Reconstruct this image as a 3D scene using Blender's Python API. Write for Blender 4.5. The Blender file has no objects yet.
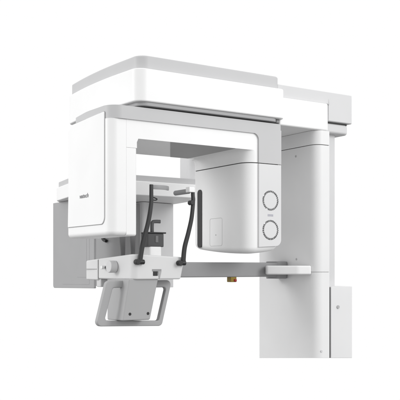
import bpy, bmesh, math, random
from mathutils import Vector, Matrix
random.seed(4)
C = bpy.context.scene.collection
EYE = 0.5                      # camera height; the column base stands near z = 0

# ------------------------------------------------------------------ materials
def paint(name, col, rough=0.42, spec=0.35, bump=0.0, scale=220.0, var=0.015):
    m = bpy.data.materials.new(name); m.use_nodes = True
    nt = m.node_tree; b = nt.nodes['Principled BSDF']
    b.inputs['Roughness'].default_value = rough
    b.inputs['Specular IOR Level'].default_value = spec
    tc = nt.nodes.new('ShaderNodeTexCoord')
    n = nt.nodes.new('ShaderNodeTexNoise'); n.inputs['Scale'].default_value = 6.0; n.inputs['Detail'].default_value = 4
    nt.links.new(tc.outputs['Object'], n.inputs['Vector'])
    r = nt.nodes.new('ShaderNodeValToRGB')
    r.color_ramp.elements[0].position = 0.3; r.color_ramp.elements[1].position = 0.7
    r.color_ramp.elements[0].color = (*[max(0, c - var * c) for c in col], 1)
    r.color_ramp.elements[1].color = (*[min(1, c + var * c) for c in col], 1)
    nt.links.new(n.outputs['Fac'], r.inputs['Fac']); nt.links.new(r.outputs['Color'], b.inputs['Base Color'])
    if bump:
        g = nt.nodes.new('ShaderNodeTexNoise'); g.inputs['Scale'].default_value = scale; g.inputs['Detail'].default_value = 2
        nt.links.new(tc.outputs['Object'], g.inputs['Vector'])
        bp = nt.nodes.new('ShaderNodeBump'); bp.inputs['Strength'].default_value = bump; bp.inputs['Distance'].default_value = 0.001
        nt.links.new(g.outputs['Fac'], bp.inputs['Height']); nt.links.new(bp.outputs['Normal'], b.inputs['Normal'])
    return m
WHITE = paint('white_enamel', (.83, .83, .83), bump=.05)
WARM = paint('column_enamel', (.74, .74, .742), bump=.05)
PANEL = paint('pale_grey_panel', (.60, .60, .605), .5)
SIDE = paint('side_box_enamel', (.70, .70, .703), .5)
VENT = paint('vent_panel_grey', (.66, .66, .665), .5)
CAP = paint('light_grey_cap', (.50, .50, .505), .5)
LID = paint('grey_lid', (.51, .51, .515), .5)
UNDER = paint('shadow_grey_cover', (.55, .55, .55), .55)
GREY = paint('grey_enamel', (.29, .29, .295), .5)
POST = paint('post_grey', (.15, .15, .152), .5)
UNDERSHADE = paint('underside_shade_grey', (.40, .40, .40), .6)  # shade under the arm, put into the colour
GRIP = paint('grip_grey', (.37, .37, .373), .5)
CEPH = paint('silver_grey_plate', (.35, .35, .355), .45)
DARK = paint('charcoal_plastic', (.022, .022, .023), .45)
MIDDK = paint('dark_grey_plastic', (.065, .065, .067), .5)
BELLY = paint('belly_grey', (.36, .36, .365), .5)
CHIN = paint('chin_rest_plastic', (.65, .65, .652), .5, bump=.05)
SEAM = paint('seam_black', (.09, .09, .09), .8)
SOFT = paint('seam_grey', (.36, .36, .36), .8)
FAINT = paint('faint_seam', (.58, .58, .58), .8)
VSLOT = paint('vent_slot_grey', (.11, .11, .112), .7)
YEL = paint('mustard_plastic', (.25, .165, .014), .45)
RED = paint('red_plastic', (.30, .012, .012), .4)
METAL = paint('screw_grey', (.42, .42, .42), .35)
INK = paint('logo_grey_ink', (.26, .26, .265), .5)
BADGE = paint('badge_blue_grey', (.42, .42, .47), .5)

# ------------------------------------------------------------------ geometry helpers
def rpoly(pts, seg=10):
    """pts: (x, y[, radius]) counter-clockwise or clockwise -> list of points with rounded corners"""
    out = []; n = len(pts)
    for i, p in enumerate(pts):
        r = p[2] if len(p) > 2 else 0
        P = Vector(p[:2])
        if r <= 0: out.append(P); continue
        A = Vector(pts[i - 1][:2]); B = Vector(pts[(i + 1) % n][:2])
        a = (A - P).normalized(); b = (B - P).normalized()
        ang = a.angle(b); d = r / math.tan(ang / 2)
        d = min(d, (A - P).length * .499, (B - P).length * .499); rr = d * math.tan(ang / 2)
        c = P + (a + b).normalized() * (rr / math.sin(ang / 2))
        s = P + a * d - c; e = P + b * d - c
        sa = math.atan2(s.y, s.x); ea = math.atan2(e.y, e.x); da = ea - sa
        while da > math.pi: da -= 2 * math.pi
        while da < -math.pi: da += 2 * math.pi
        for k in range(seg + 1):
            t = sa + da * k / seg; out.append(c + Vector((math.cos(t), math.sin(t))) * rr)
    return out

def prism_bm(poly, axis, lo, hi):
    """polygon in the plane across axis ('z': x,y  'y': x,z  'x': y,z) pulled from lo to hi"""
    bm = bmesh.new()
    def P(p, h):
        return {'z': (p[0], p[1], h), 'y': (p[0], h, p[1]), 'x': (h, p[0], p[1])}[axis]
    a = [bm.verts.new(P(p, lo)) for p in poly]; b = [bm.verts.new(P(p, hi)) for p in poly]
    bm.faces.new(a); bm.faces.new(b); n = len(poly)
    for i in range(n): bm.faces.new((a[i], a[(i + 1) % n], b[(i + 1) % n], b[i]))
    bmesh.ops.recalc_face_normals(bm, faces=bm.faces)
    return bm
def box_bm(x0, x1, y0, y1, z0, z1): return prism_bm([(x0, y0), (x1, y0), (x1, y1), (x0, y1)], 'z', z0, z1)
def cyl_bm(p, q, r, seg=28, r2=None):
    bm = bmesh.new(); p = Vector(p); q = Vector(q); d = q - p
    M = Matrix.Translation((p + q) / 2) @ d.to_track_quat('Z', 'Y').to_matrix().to_4x4()
    bmesh.ops.create_cone(bm, cap_ends=True, segments=seg, radius1=r, radius2=r if r2 is None else r2, depth=d.length, matrix=M)
    return bm
def merge(*bms):
    out = bmesh.new()
    for b in bms:
        me = bpy.data.meshes.new('t'); b.to_mesh(me); out.from_mesh(me); bpy.data.meshes.remove(me); b.free()
    return out
def sweep_bm(pts, w, t, side, steps=8):
    """flat bar following pts; w = width across, t = thickness along 'side'"""
    P = [Vector(p) for p in pts]; Q = [P[0] * 2 - P[1]] + P + [P[-1] * 2 - P[-2]]; path = []
    for i in range(1, len(Q) - 2):
        for k in range(steps):
            u = k / steps; a, b, c, d = Q[i - 1:i + 3]
            path.append(.5 * ((2 * b) + (c - a) * u + (2 * a - 5 * b + 4 * c - d) * u * u + (3 * b - a - 3 * c + d) * u ** 3))
    path.append(P[-1]); S = Vector(side).normalized(); bm = bmesh.new(); rings = []; n = len(path)
    for i, p in enumerate(path):
        T = (path[min(i + 1, n - 1)] - path[max(i - 1, 0)]).normalized(); N = T.cross(S).normalized()
        ww = w(i / (n - 1)) if callable(w) else w
        rings.append([bm.verts.new(p + N * ww / 2 * a + S * t / 2 * b) for a, b in
                      ((-1, -.5), (-.7, -1), (.7, -1), (1, -.5), (1, .5), (.7, 1), (-.7, 1), (-1, .5))])
    for i in range(n - 1):
        for k in range(8): bm.faces.new((rings[i][k], rings[i][(k + 1) % 8], rings[i + 1][(k + 1) % 8], rings[i + 1][k]))
    bm.faces.new(rings[0]); bm.faces.new(rings[-1]); bmesh.ops.recalc_face_normals(bm, faces=bm.faces)
    return bm
def base_cut(bm):
    """the photograph crops the machine here: the lowest ring of points ends on the crop"""
    lo = min(v.co.z for v in bm.verts)
    for v in bm.verts:
        if v.co.z < lo + 1e-5: v.co.z = -.384 - .060 * v.co.x - .0919 * v.co.y
    return bm
def tmp_obj(bm):
    me = bpy.data.meshes.new('t'); bm.to_mesh(me); bm.free(); o = bpy.data.objects.new('t', me); C.objects.link(o); return o
def baked(o):
    dg = bpy.context.evaluated_depsgraph_get(); me = bpy.data.meshes.new_from_object(o.evaluated_get(dg)); old = o.data
    bpy.data.objects.remove(o); bpy.data.meshes.remove(old); return me
def boolean(a, b, op='UNION'):
    oa = tmp_obj(a); ob = tmp_obj(b); m = oa.modifiers.new('b', 'BOOLEAN'); m.operation = op; m.object = ob; m.solver = 'EXACT'
    bpy.context.view_layer.update(); me = baked(oa); d = ob.data; bpy.data.objects.remove(ob); bpy.data.meshes.remove(d)
    bm = bmesh.new(); bm.from_mesh(me); bpy.data.meshes.remove(me)
    bmesh.ops.remove_doubles(bm, verts=bm.verts, dist=1e-5); return bm
ORI = Vector((1.05, .27, -.45))        # root of the machine
def obj(name, bm, mat, parent, bevel=0.004, seg=3, label=None, angle=32, sel=None):
    if sel:
        E = [e for e in bm.edges if len(e.link_faces) == 2 and e.calc_face_angle(0) > math.radians(50) and sel((e.verts[0].co + e.verts[1].co) / 2)]
        bmesh.ops.bevel(bm, geom=E, offset=bevel, segments=seg, profile=.5, affect='EDGES', clamp_overlap=True); bevel = 0
    me = bpy.data.meshes.new(name); bm.to_mesh(me); bm.free(); o = bpy.data.objects.new(name, me); C.objects.link(o)
    if bevel:
        m = o.modifiers.new('bv', 'BEVEL'); m.width = bevel; m.segments = seg; m.limit_method = 'ANGLE'; m.angle_limit = math.radians(angle)
        bpy.context.view_layer.update(); new = baked(o); o = bpy.data.objects.new(name, new); new.name = name; C.objects.link(o); me = new
    for p in me.polygons: p.use_smooth = True
    me.set_sharp_from_angle(angle=math.radians(50))
    me.materials.clear(); me.materials.append(mat)
    me.transform(Matrix.Translation(-ORI))       # all parts share the root's frame
    o.parent = parent
    wn = o.modifiers.new('even_normals', 'WEIGHTED_NORMAL'); wn.keep_sharp = True; wn.weight = 60
    if label: o['label'] = label
    return o

root = bpy.data.objects.new('dental_scanner', None); C.objects.link(root)
root.location = (ORI.x, ORI.y, ORI.z + EYE)
root['label'] = 'white dental panoramic x-ray machine with rotating arm, chin rest and column'
root['category'] = 'x-ray machine'

# ------------------------------------------------------------------ column
col_plan = rpoly([(.998, .03, .08), (1.090, .03, .006), (1.090, .505, .02), (.998, .505, .02)], 14)
col = obj('column', base_cut(prism_bm(col_plan, 'z', -.46, -.0215)), WARM, root, .0012, 2)
obj('mast_cover', prism_bm(col_plan, 'z', -.0195, .614), WARM, col, .0012, 2)
inner = rpoly([(1.001, .033, .077), (1.087, .033, .006), (1.087, .502, .02), (1.001, .502, .02)], 14)
obj('seam_strip', prism_bm(inner, 'z', .610, .620), SEAM, col, 0)
obj('seam_strip', prism_bm(inner, 'z', -.024, -.017), SOFT, col, 0)
obj('mast_cap', prism_bm(col_plan, 'z', .617, .687), WARM, col, .0012, 2)
obj('rear_mast', base_cut(box_bm(1.04, 1.19, .10, .46, -.46, .70)), PANEL, col, .006)
for y, z in ((.185, .610 - .038), (.180, .045)):
    obj('screw', cyl_bm((.9995, y, z), (.9965, y, z), .006), METAL, col, .001)
obj('screw', cyl_bm((1.035, .0315, -.415), (1.035, .028, -.415), .006), PANEL, col, .001)

side = obj('side_box', base_cut(prism_bm(rpoly([(1.125, .06, .004), (1.277, .06, .012), (1.277, .36, .012), (1.125, .36, .004)], 6), 'z', -.46, -.095)),
           SIDE, root, .002, 2, 'pale grey box fixed behind the foot of the column')
obj('screw', cyl_bm((1.172, .0605, -.199), (1.172, .056, -.199), .009), METAL, side, .001)
obj('edge_gasket', base_cut(box_bm(1.105, 1.126, .064, .30, -.46, -.099)), SEAM, side, 0)

# ------------------------------------------------------------------ column head
head = obj('column_head', prism_bm(rpoly([(.768, .03), (1.088, .03, .022), (1.088, .56, .03), (.768, .56)], 10), 'z', .688, .825), WHITE, root, .008, 4)
rb = boolean(prism_bm(rpoly([(.768, .046), (1.262, .046, .014), (1.262, .54, .03), (.768, .54)], 8), 'z', .826, .888),
             prism_bm(rpoly([(1.095, .046), (1.262, .046, .014), (1.262, .54, .03), (1.095, .54)], 8), 'z', .742, .86))
obj('head_cap', rb, PANEL, head, .004)
obj('lower_block', prism_bm(rpoly([(1.05, .062), (1.256, .062, .035), (1.256, .5, .04), (1.05, .5)], 8), 'z', .686, .736), PANEL, head, .012, 4)
obj('seam_strip', prism_bm(rpoly([(1.095, .066), (1.25, .066, .02), (1.25, .5, .03), (1.095, .5)], 8), 'z', .735, .744), SEAM, head, 0)

# ------------------------------------------------------------------ overhead beam
def bow(x0, sag, y0, y1, n=26):      # shallow arc of the beam's front end, from far to near
    return [(x0 - sag * (1 - (2 * (y - y0) / (y1 - y0) - 1) ** 2), y) for y in [y1 + (y0 - y1) * k / n for k in range(1, n)]]
def end_plan(x0, sag, x1, y0, y1, r):
    arc = bow(x0, sag, y0, y1, 30)
    near = [p for p in arc if p[1] > y0 + r * 1.15]
    return rpoly([(x0 - .004, y0, r), (x1, y0, .03), (x1, y1, .05), (x0 + .01, y1, .02)] + near, 14)
beam_plan = end_plan(-.024, .022, .782, .0, .72, .075)
cap_plan = end_plan(-.004, .020, .764, .021, .735, .07)
beam = obj('overhead_beam', prism_bm(beam_plan, 'z', .714, .856), WHITE, root, .006, 4)
obj('top_cap', prism_bm(cap_plan, 'z', .855, .917), CAP, beam, .008, 4)
obj('joint_cover', box_bm(.748, .768, .03, .6, .697, .7135), GREY, beam, .004)
obj('bearing_ring', cyl_bm((.30, .30, .68), (.30, .30, .699), .20, 64), MIDDK, beam, .003)
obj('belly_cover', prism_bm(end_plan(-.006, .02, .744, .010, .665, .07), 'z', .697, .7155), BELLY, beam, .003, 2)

# ------------------------------------------------------------------ rotating arm
def tube_ring(d): return rpoly([(.57 - d, .03, .062 + d * .3), (.768, .03, .034), (.768, .495, .034), (.57 - d, .495, .034)], 14)
tube_plan = tube_ring(0)
bridge = prism_bm([(-.064, .5145), (-.013, .5145), (-.013, .540), (-.006, .5555), (.766, .5555), (.766, .634), (-.064, .634)], 'y', .03, .45)
R_, RX = .045, .022                                                        # the tube head flares into the underside
rings = [(.4985, 0)] + [(.509 + R_ * math.sin(math.radians(9 * k)), RX * (1 - math.cos(math.radians(9 * k)))) for k in range(11)] + [(.60, RX)]
sb = bmesh.new(); L = [[sb.verts.new((p.x, p.y, z)) for p in tube_ring(d)] for z, d in rings]
for i in range(len(L) - 1):
    n = len(L[0])
    for k in range(n): sb.faces.new((L[i][k], L[i][(k + 1) % n], L[i + 1][(k + 1) % n], L[i + 1][k]))
sb.faces.new(L[0]); sb.faces.new(L[-1]); bmesh.ops.recalc_face_normals(sb, faces=sb.faces)
armbm = boolean(bridge, sb)
arm = obj('rotating_arm', armbm, WHITE, root, .002, 2, angle=50)
lid = prism_bm(rpoly([(-.146, .022, .06), (.772, .022, .008), (.772, .46, .03), (-.12, .46, .08), (-.150, .24, .5)], 12), 'z', .634, .690)
leg = [(.637, .497), (.772, .497), (.772, .66), (.58, .66), (.58, .6345)]
for k in range(9):
    t = math.radians(90 - 90 * k / 8); leg.append((.637 - .03 + .03 * math.cos(t), .6345 - .03 + .03 * math.sin(t)))
lidbm = boolean(lid, prism_bm(leg, 'y', .022, .034))
obj('lid', lidbm, LID, arm, .0025, 3)
obj('underside_shade', prism_bm([(.158, .036), (.51, .036), (.51, .446), (.405, .446)], 'z', .5540, .557), UNDERSHADE, arm, 0)  # added plate: paints the darker, shaded half of the arm's underside

# ------------------------------------------------------------------ detector housing
det_plan = rpoly([(-.147, .03, .05), (-.0645, .03, 0), (-.0645, .458, 0), (-.147, .458, .02)], 14)
det = obj('detector_housing', prism_bm(det_plan, 'z', .137, .6335), WHITE, root, .026, 7, sel=lambda c: c.z < .14 and c.x < -.065)
obj('inner_cover', prism_bm(rpoly([(-.0640, .03), (-.013, .03, .010), (-.013, .445), (-.0640, .445)], 6), 'z', .137, .5135), WHITE, det, .026, 7,
    sel=lambda c: (c.z < .14 and c.x > -.063) )
def panel_poly(e): return rpoly([(.068 - e, .187 - e, .03 + e), (.068 - e, .664 + e, .008), (.420 + e, .652 + e, .03), (.440 + e, .187 - e, .005)], 10)
obj('panel_gasket', prism_bm(panel_poly(.0022), 'x', -.1478, -.143), SOFT, det, 0)
obj('front_panel', prism_bm(panel_poly(0), 'x', -.1515, -.146), WHITE, det, .002, 3)
cu = bpy.data.curves.new('logo', 'FONT'); cu.body = 'vatech'; cu.size = .026; cu.shear = .25; cu.extrude = .0006; cu.align_x = 'CENTER'; cu.align_y = 'CENTER'; cu.offset = .0006; cu.space_character = .95
lo_ = bpy.data.objects.new('t', cu); C.objects.link(lo_); bpy.context.view_layer.update()
lm = bpy.data.meshes.new_from_object(lo_.evaluated_get(bpy.context.evaluated_depsgraph_get())); bpy.data.objects.remove(lo_)
lb = bmesh.new(); lb.from_mesh(lm); bpy.data.meshes.remove(lm)
lb.transform(Matrix.Translation((-.1519, .265, .3195)) @ Matrix(((0, 0, -1, 0), (-1.45, 0, 0, 0), (0, 1, 0, 0), (0, 0, 0, 1))))
obj('logo', lb, INK, det, 0)

# ------------------------------------------------------------------ tube head
def drop(bm):      # the belly sinks a little towards the front corner
    for v in bm.verts:
        if v.co.z < .2: v.co.z += .032 * ((v.co.y - .03) / .465) ** 2 + .022 * ((v.co.x - .57) / .2) ** 2
    return bm
def dense(poly, step=.03):
    out = []
    for i, p in enumerate(poly):
        q = poly[(i + 1) % len(poly)]; n = max(1, int((q - p).length / step))
        out += [p.lerp(q, k / n) for k in range(n)]
    return out
tube = obj('tube_head', drop(prism_bm(dense(tube_plan), 'z', .068, .494)), WHITE, root, .030, 8, sel=lambda c: c.z < .2)
inn = rpoly([(.573, .033, .060), (.765, .033, .01), (.765, .484, .02), (.573, .484, .02)], 14)
obj('seam_strip', prism_bm(inn, 'z', .490, .502), SEAM, tube, 0)
obj('vent_panel', prism_bm(rpoly([(.637, .098), (.772, .106, .032), (.772, .4935, .002), (.637, .4935, .002)], 8), 'y', .022, .034), VENT, tube, .003, 3)
def ring(cx, cz):
    bms = []
    for row, (r0, r1, n, off) in enumerate(((.0394, .0432, 28, 0), (.0438, .0476, 31, .5))):
        for k in range(n):
            if random.random() < .03: continue
            a0 = 2 * math.pi * (k + off) / n; a1 = a0 + 2 * math.pi / n * random.uniform(.66, .88)
            pts = [(cx + r1 * math.cos(a0 + (a1 - a0) * j / 3), cz + r1 * math.sin(a0 + (a1 - a0) * j / 3)) for j in range(4)]
            pts += [(cx + r0 * math.cos(a1 + (a0 - a1) * j / 3), cz + r0 * math.sin(a1 + (a0 - a1) * j / 3)) for j in range(4)]
            bms.append(prism_bm(pts, 'y', .0212, .024))
    return merge(*bms)
for cz in (.321, .181):
    v = obj('vent_ring', ring(.706, cz), VSLOT, tube, 0)
    obj('vent_disc', cyl_bm((.706, .0225, cz), (.706,   .0215, cz), .0375, 48), VENT, tube, .001)
obj('badge', merge(*[box_bm(.690 + .0085 * k, .6965 + .0085 * k, .0212, .023, .246, .256) for k in range(4)]), BADGE, tube, 0)
obj('slot', prism_bm(rpoly([(.407, .103, .018), (.449, .103, .018), (.449, .398, .018), (.407, .398, .018)], 8), 'x', .5675, .572), DARK, tube, .001)
def rect_ring(y0, y1, z0, z1, r, w, x0, x1):
    o = rpoly([(y0, z0, r), (y1, z0, r), (y1, z1, r), (y0, z1, r)], 6); i = rpoly([(y0 + w, z0 + w, r - w), (y1 - w, z0 + w, r - w), (y1 - w, z1 - w, r - w), (y0 + w, z1 - w, r - w)], 6)
    bm = bmesh.new(); n = len(o); L = [[bm.verts.new((x, *p)) for p in q] for x in (x0, x1) for q in (o, i)]
    for k in range(n):
        j = (k + 1) % n
        for a, b in ((0, 1), (1, 3), (3, 2), (2, 0)): bm.faces.new((L[a][k], L[a][j], L[b][j], L[b][k]))
    bmesh.ops.recalc_face_normals(bm, faces=bm.faces); return bm
obj('service_flap', rect_ring(.228, .338, .108, .246, .012, .0022, .5693, .571), FAINT, tube, 0)
obj('screw', cyl_bm((.571, .284, .163), (.5688, .284, .163), .003), METAL, tube, 0)

# ------------------------------------------------------------------ chin rest
def chin_shape(bm):
    for v in bm.verts:
        if v.co.z > 0: v.co.z -= .052 * max(0, v.co.y - .05) + .05 * max(0, v.co.x)
        elif v.co.x > .15: v.co.x -= .022
    return bm
chin = obj('chin_rest', chin_shape(prism_bm(rpoly([(-.03, .04, .03), (.245, .04, .025), (.245, .37), (-.03, .37)], 10), 'z', -.050, .060)), CHIN, root, .007, 4)
obj('end_cap', chin_shape(prism_bm(rpoly([(-.03, .378), (.22, .378), (.20, .53, .03), (-.022, .53, .025)], 10), 'z', -.056, .060)), CHIN, chin, .007, 4)
obj('seam_strip', chin_shape(box_bm(-.026, .2, .366, .382, -.048, .055)), SEAM, chin, 0)
obj('parting_line', box_bm(-.0312, -.029, .385, .515, -.006, -.0035), SOFT, chin, 0)
kn = obj('knob', cyl_bm((-.031, .195, .006), (-.066, .195, .006), .027, 40), PANEL, chin, .004, 3)
obj('pointer', cyl_bm((-.031, .295, .003), (-.052, .295, .003), .0085, 20), WHITE, chin, .002)
obj('pointer_mark', cyl_bm((-.031, .278, .003), (-.040, .278, .003), .005, 12), MIDDK, chin, 0)
obj('port_recess', box_bm(.068, .114, .0388, .042, -.0145, -.005), GREY, chin, 0)
obj('port', box_bm(.0725, .0955, .0380, .041, -.034, -.0145), DARK, chin, .001)
obj('port_flap', prism_bm([(.0975, -.0145), (.114, -.0145), (.106, -.046), (.1025, -.046)], 'y', .0375, .041), GRIP, chin, .001)
obj('foot', prism_bm(rpoly([(-.02, .365, .006), (.03, .365, .006), (.03, .41, .006), (-.02, .41, .006)], 5), 'z', -.088, -.05), PANEL, chin, .004)

# temple supports: two in front, two behind
def temple(pts, y, foot, w=lambda t: .0155 + .0065 * t):
    bm = sweep_bm([(x, y, z) for x, z in pts], w, .013, (0, 1, 0))
    t = obj('temple_support', bm, DARK, root, 0)
    return t
tl = temple([(.057, .362), (.057, .32), (.056, .278), (.042, .2), (.017, .114), (.003, .045), (.002, .026)], .028, 0)
obj('clevis', merge(cyl_bm((-.022, .030, .026), (.022, .030, .026), .0105, 20), cyl_bm((-.012, .018, .026), (-.012, .042, .026), .012, 20)), DARK, tl, .002)
obj('pad', sweep_bm([(.060, .030, .352), (.095, .026, .352), (.135, .040, .353), (.170, .075, .355)], .008, .019, (0, 0, 1)), GREY, tl, 0)
obj('hook', sweep_bm([(.064, .032, .296), (.085, .040, .296), (.097, .05, .303), (.078, .06, .312)], .006, .005, (0, 0, 1)), DARK, tl, 0)
tr = temple([(.271, .362), (.271, .33), (.272, .292), (.264, .224), (.247, .157), (.228, .094), (.221, .04), (.222, .026)], .028, 0)
obj('clevis', merge(cyl_bm((.196, .030, .022), (.232, .030, .022), .0105, 20), cyl_bm((.202, .018, .022), (.202, .042, .022), .012, 20)), DARK, tr, .002)
obj('pad', cyl_bm((.262, .045, .345), (.262, .165, .345), .0115, 24), GREY, tr, .003)
obj('pad_mount', box_bm(.246, .276, .018, .050, .338, .362), WHITE, tr, .003)
obj('hinge_pin', cyl_bm((.262, .015, .292), (.262, .042, .292), .011, 20), DARK, tr, .002)
for x, z0 in ((.110, .030), (.165, .034)):
    b = obj('temple_support', sweep_bm([(x, .40, .30), (x + .001, .40, .17), (x + .004, .40, z0)], lambda t: .040 - .018 * t, .014, (0, 1, 0)), POST, root, 0)
    obj('clevis', cyl_bm((x + .004, .385, z0 + .006), (x + .004, .415, z0 + .006), .011, 18), DARK, b, .002)

# bite holder behind the chin rest
bite = obj('bite_holder', box_bm(.157, .243, .235, .30, .098, .160), MIDDK, root, .004)
obj('top_plate', box_bm(.158, .254, .232, .302, .160, .167), DARK, bite, .002)
obj('bite_rod', sweep_bm([(.188, .25, .165), (.188, .25, .200), (.192, .25, .214), (.208, .25, .217), (.231, .25, .217)], .016, .012, (0, 1, 0)), MIDDK, bite, 0)
obj('post', prism_bm(rpoly([(.166, .235, .01), (.232, .235, .01), (.232, .30, .01), (.166, .30, .01)], 6), 'z', .03, .099), WHITE, bite, .002)
obj('guide_slot', box_bm(.196, .212, .232, .236, .118, .150), POST, bite, .002)

# handles
def para(x0, x1, zt, zb, r, dl=-.052, dr=-.053): return rpoly([(x0, zt, r), (x0 + dl, zb, r), (x1 + dr, zb - .010, r), (x1, zt, r)], 8)
o_ = para(-.116, .212, -.055, -.250, .02); i_ = para(-.086, .182, -.086, -.226, .012, -.040, -.040)
fb = bmesh.new(); n_ = len(o_)
L = [[fb.verts.new((p[0], y, p[1])) for p in q] for y in (.11, .135) for q in (o_, i_)]
for k in range(n_):
    j = (k + 1) % n_
    for a, b in ((0, 1), (1, 3), (3, 2), (2, 0)): fb.faces.new((L[a][k], L[a][j], L[b][j], L[b][k]))
bmesh.ops.recalc_face_normals(fb, faces=fb.faces)
grip = obj('handle_frame', fb, GRIP, root, .005, 3)
bb = bmesh.new()
V = [bb.verts.new(p) for p in [(-.041, .05, -.046), (.106, .05, -.046), (.100, .30, -.046), (-.02, .30, -.046),
                               (-.072, .05, -.226), (.064, .05, -.226), (.060, .20, -.229), (-.070, .20, -.229)]]
for f in ((0, 1, 2, 3), (4, 5, 6, 7), (0, 1, 5, 4), (1, 2, 6, 5), (2, 3, 7, 6), (3, 0, 4, 7)): bb.faces.new([V[i] for i in f])
bmesh.ops.recalc_face_normals(bb, faces=bb.faces)
obj('grip_block', bb, GRIP, grip, .006, 3)
for x in (-.036, .053): obj('screw', cyl_bm((x, .0515, -.198), (x, .0485, -.198), .0065, 20), DARK, grip, .001)

# support bar, bracket, emergency stop
bar = obj('support_bar', box_bm(.20, .999, .25, .31, -.045, .028), GREY, root, .006)
obj('bracket', prism_bm(rpoly([(.998, .055, .01), (.93, .085, .05), (.825, .205, .015), (.84, .235, .02), (.998, .36)], 8), 'z', -.033, .012), WHITE, bar, .008, 4)
obj('bracket_plate', prism_bm(rpoly([(.998, .245, .02), (.93, .245, .02), (.90, .33, .02), (.998, .33)], 6), 'z', -.055, .034), GREY, bar, .004)
stop = obj('stop_button', box_bm(.640, .676, .255, .29, -.070, -.044), YEL, root, .003)
obj('button_cap', box_bm(.659, .674, .250, .26, -.068, -.055), RED, stop, .003)

# ------------------------------------------------------------------ cephalometric unit behind
cp = [(.58, 1.4, .06), (1.26, 1.4, .03), (1.34, 2.06, .03), (1.2, 2.28, .05), (.62, 2.28, .1), (.505, 2.10, .12), (.42, 1.62, .25)]
ceph = obj('rear_beam', prism_bm(rpoly(cp, 14), 'z', .452, .541), WHITE, root, .006, 3)
cc = [(.60, 1.415, .06), (1.25, 1.415, .03), (1.32, 2.05, .03), (1.19, 2.26, .05), (.63, 2.26, .1), (.515, 2.09, .12), (.432, 1.62, .25)]
obj('top_cap', prism_bm(rpoly(cc, 14), 'z', .540, .578), CAP, ceph, .004)
obj('link_post', prism_bm(rpoly([(1.16, 1.45, .04), (1.28, 1.45, .04), (1.28, 1.60, .04), (1.16, 1.60, .04)], 8), 'z', .57, .84), PANEL, ceph, .004)
obj('link_arm', box_bm(1.17, 1.25, .45, 1.52, .745, .82), WHITE, ceph, .004)
pl = obj('rear_plate', prism_bm(rpoly([(1.615, -.128, .006), (2.262, -.138, .02), (2.262, .450, 0), (1.615, .450, 0)], 6), 'x', .55, .566), CEPH, root, .003, 3)
obj('plate_inset', prism_bm([(1.68, -.105), (2.10, -.11), (2.10, .40), (1.68, .40)], 'x', .5488, .552), CEPH, pl, .001)
obj('plate_inset', prism_bm([(1.72, -.06), (1.86, -.06), (1.86, .36), (1.72, .36)], 'x', .5476, .550), CEPH, pl, .001)
pr = obj('rear_cabinet', prism_bm(rpoly([(1.0, 1.80, .02), (1.285, 1.86, .01), (1.285, 2.75), (1.0, 2.75)], 8), 'z', -.135, .449), PANEL, root, .003)
obj('cabinet_side', box_bm(.996, 1.002, 1.84, 2.73, -.13, .44), CEPH, pr, .001)
obj('ear_rod', sweep_bm([(.98, 2.37, .27), (.98, 2.365, .235), (.98, 2.345, .208), (.98, 2.30, .196)], .022, .02, (1, 0, 0)), DARK, pr, 0)

# ------------------------------------------------------------------ world, lamps, camera
w = bpy.data.worlds.new('World'); bpy.context.scene.world = w; w.use_nodes = True
nt = w.node_tree; bg = nt.nodes['Background']
tc = nt.nodes.new('ShaderNodeTexCoord'); sp = nt.nodes.new('ShaderNodeSeparateXYZ'); mr = nt.nodes.new('ShaderNodeMapRange'); rp = nt.nodes.new('ShaderNodeValToRGB')
nt.links.new(tc.outputs['Generated'], sp.inputs[0]); nt.links.new(sp.outputs['Z'], mr.inputs['Value'])
mr.inputs['From Min'].default_value = -1; mr.inputs['From Max'].default_value = 1
nt.links.new(mr.outputs['Result'], rp.inputs['Fac'])
e = rp.color_ramp.elements
e[0].position = .27; e[0].color = (.27, .27, .27, 1); e[1].position = .40; e[1].color = (1, 1, 1, 1)
nt.links.new(rp.outputs['Color'], bg.inputs['Color']); bg.inputs['Strength'].default_value = 1.0

def area(name, loc, aim, size, power):
    l = bpy.data.lights.new(name, 'AREA'); l.shape = 'DISK'; l.size = size; l.energy = power
    o = bpy.data.objects.new(name, l); C.objects.link(o); o.location = loc
    o.rotation_euler = (Vector(aim) - Vector(loc)).to_track_quat('-Z', 'Y').to_euler()
area('key_softbox', (2.9, -4.1, 2.7), (.4, .1, .9), 2.6, 118)
area('fill_softbox', (-4.6, 2.0, 2.4), (.0, .4, 1.0), 2.2, 106)

cam = bpy.data.cameras.new('camera'); co = bpy.data.objects.new('camera', cam); C.objects.link(co)
cam.sensor_width = 36; cam.lens = 820 / 400 * 36; cam.shift_y = 68 / 400; cam.clip_end = 100; cam.clip_start = .05
co.location = (-1.711, -3.063, EYE); co.rotation_euler = (math.pi / 2, 0, -math.atan2(.547, .837))
sc = bpy.context.scene; sc.camera = co
sc.view_settings.view_transform = 'Standard'; sc.view_settings.look = 'None'; sc.view_settings.exposure = 0
sc.cycles.max_bounces = 8; sc.cycles.diffuse_bounces = 5
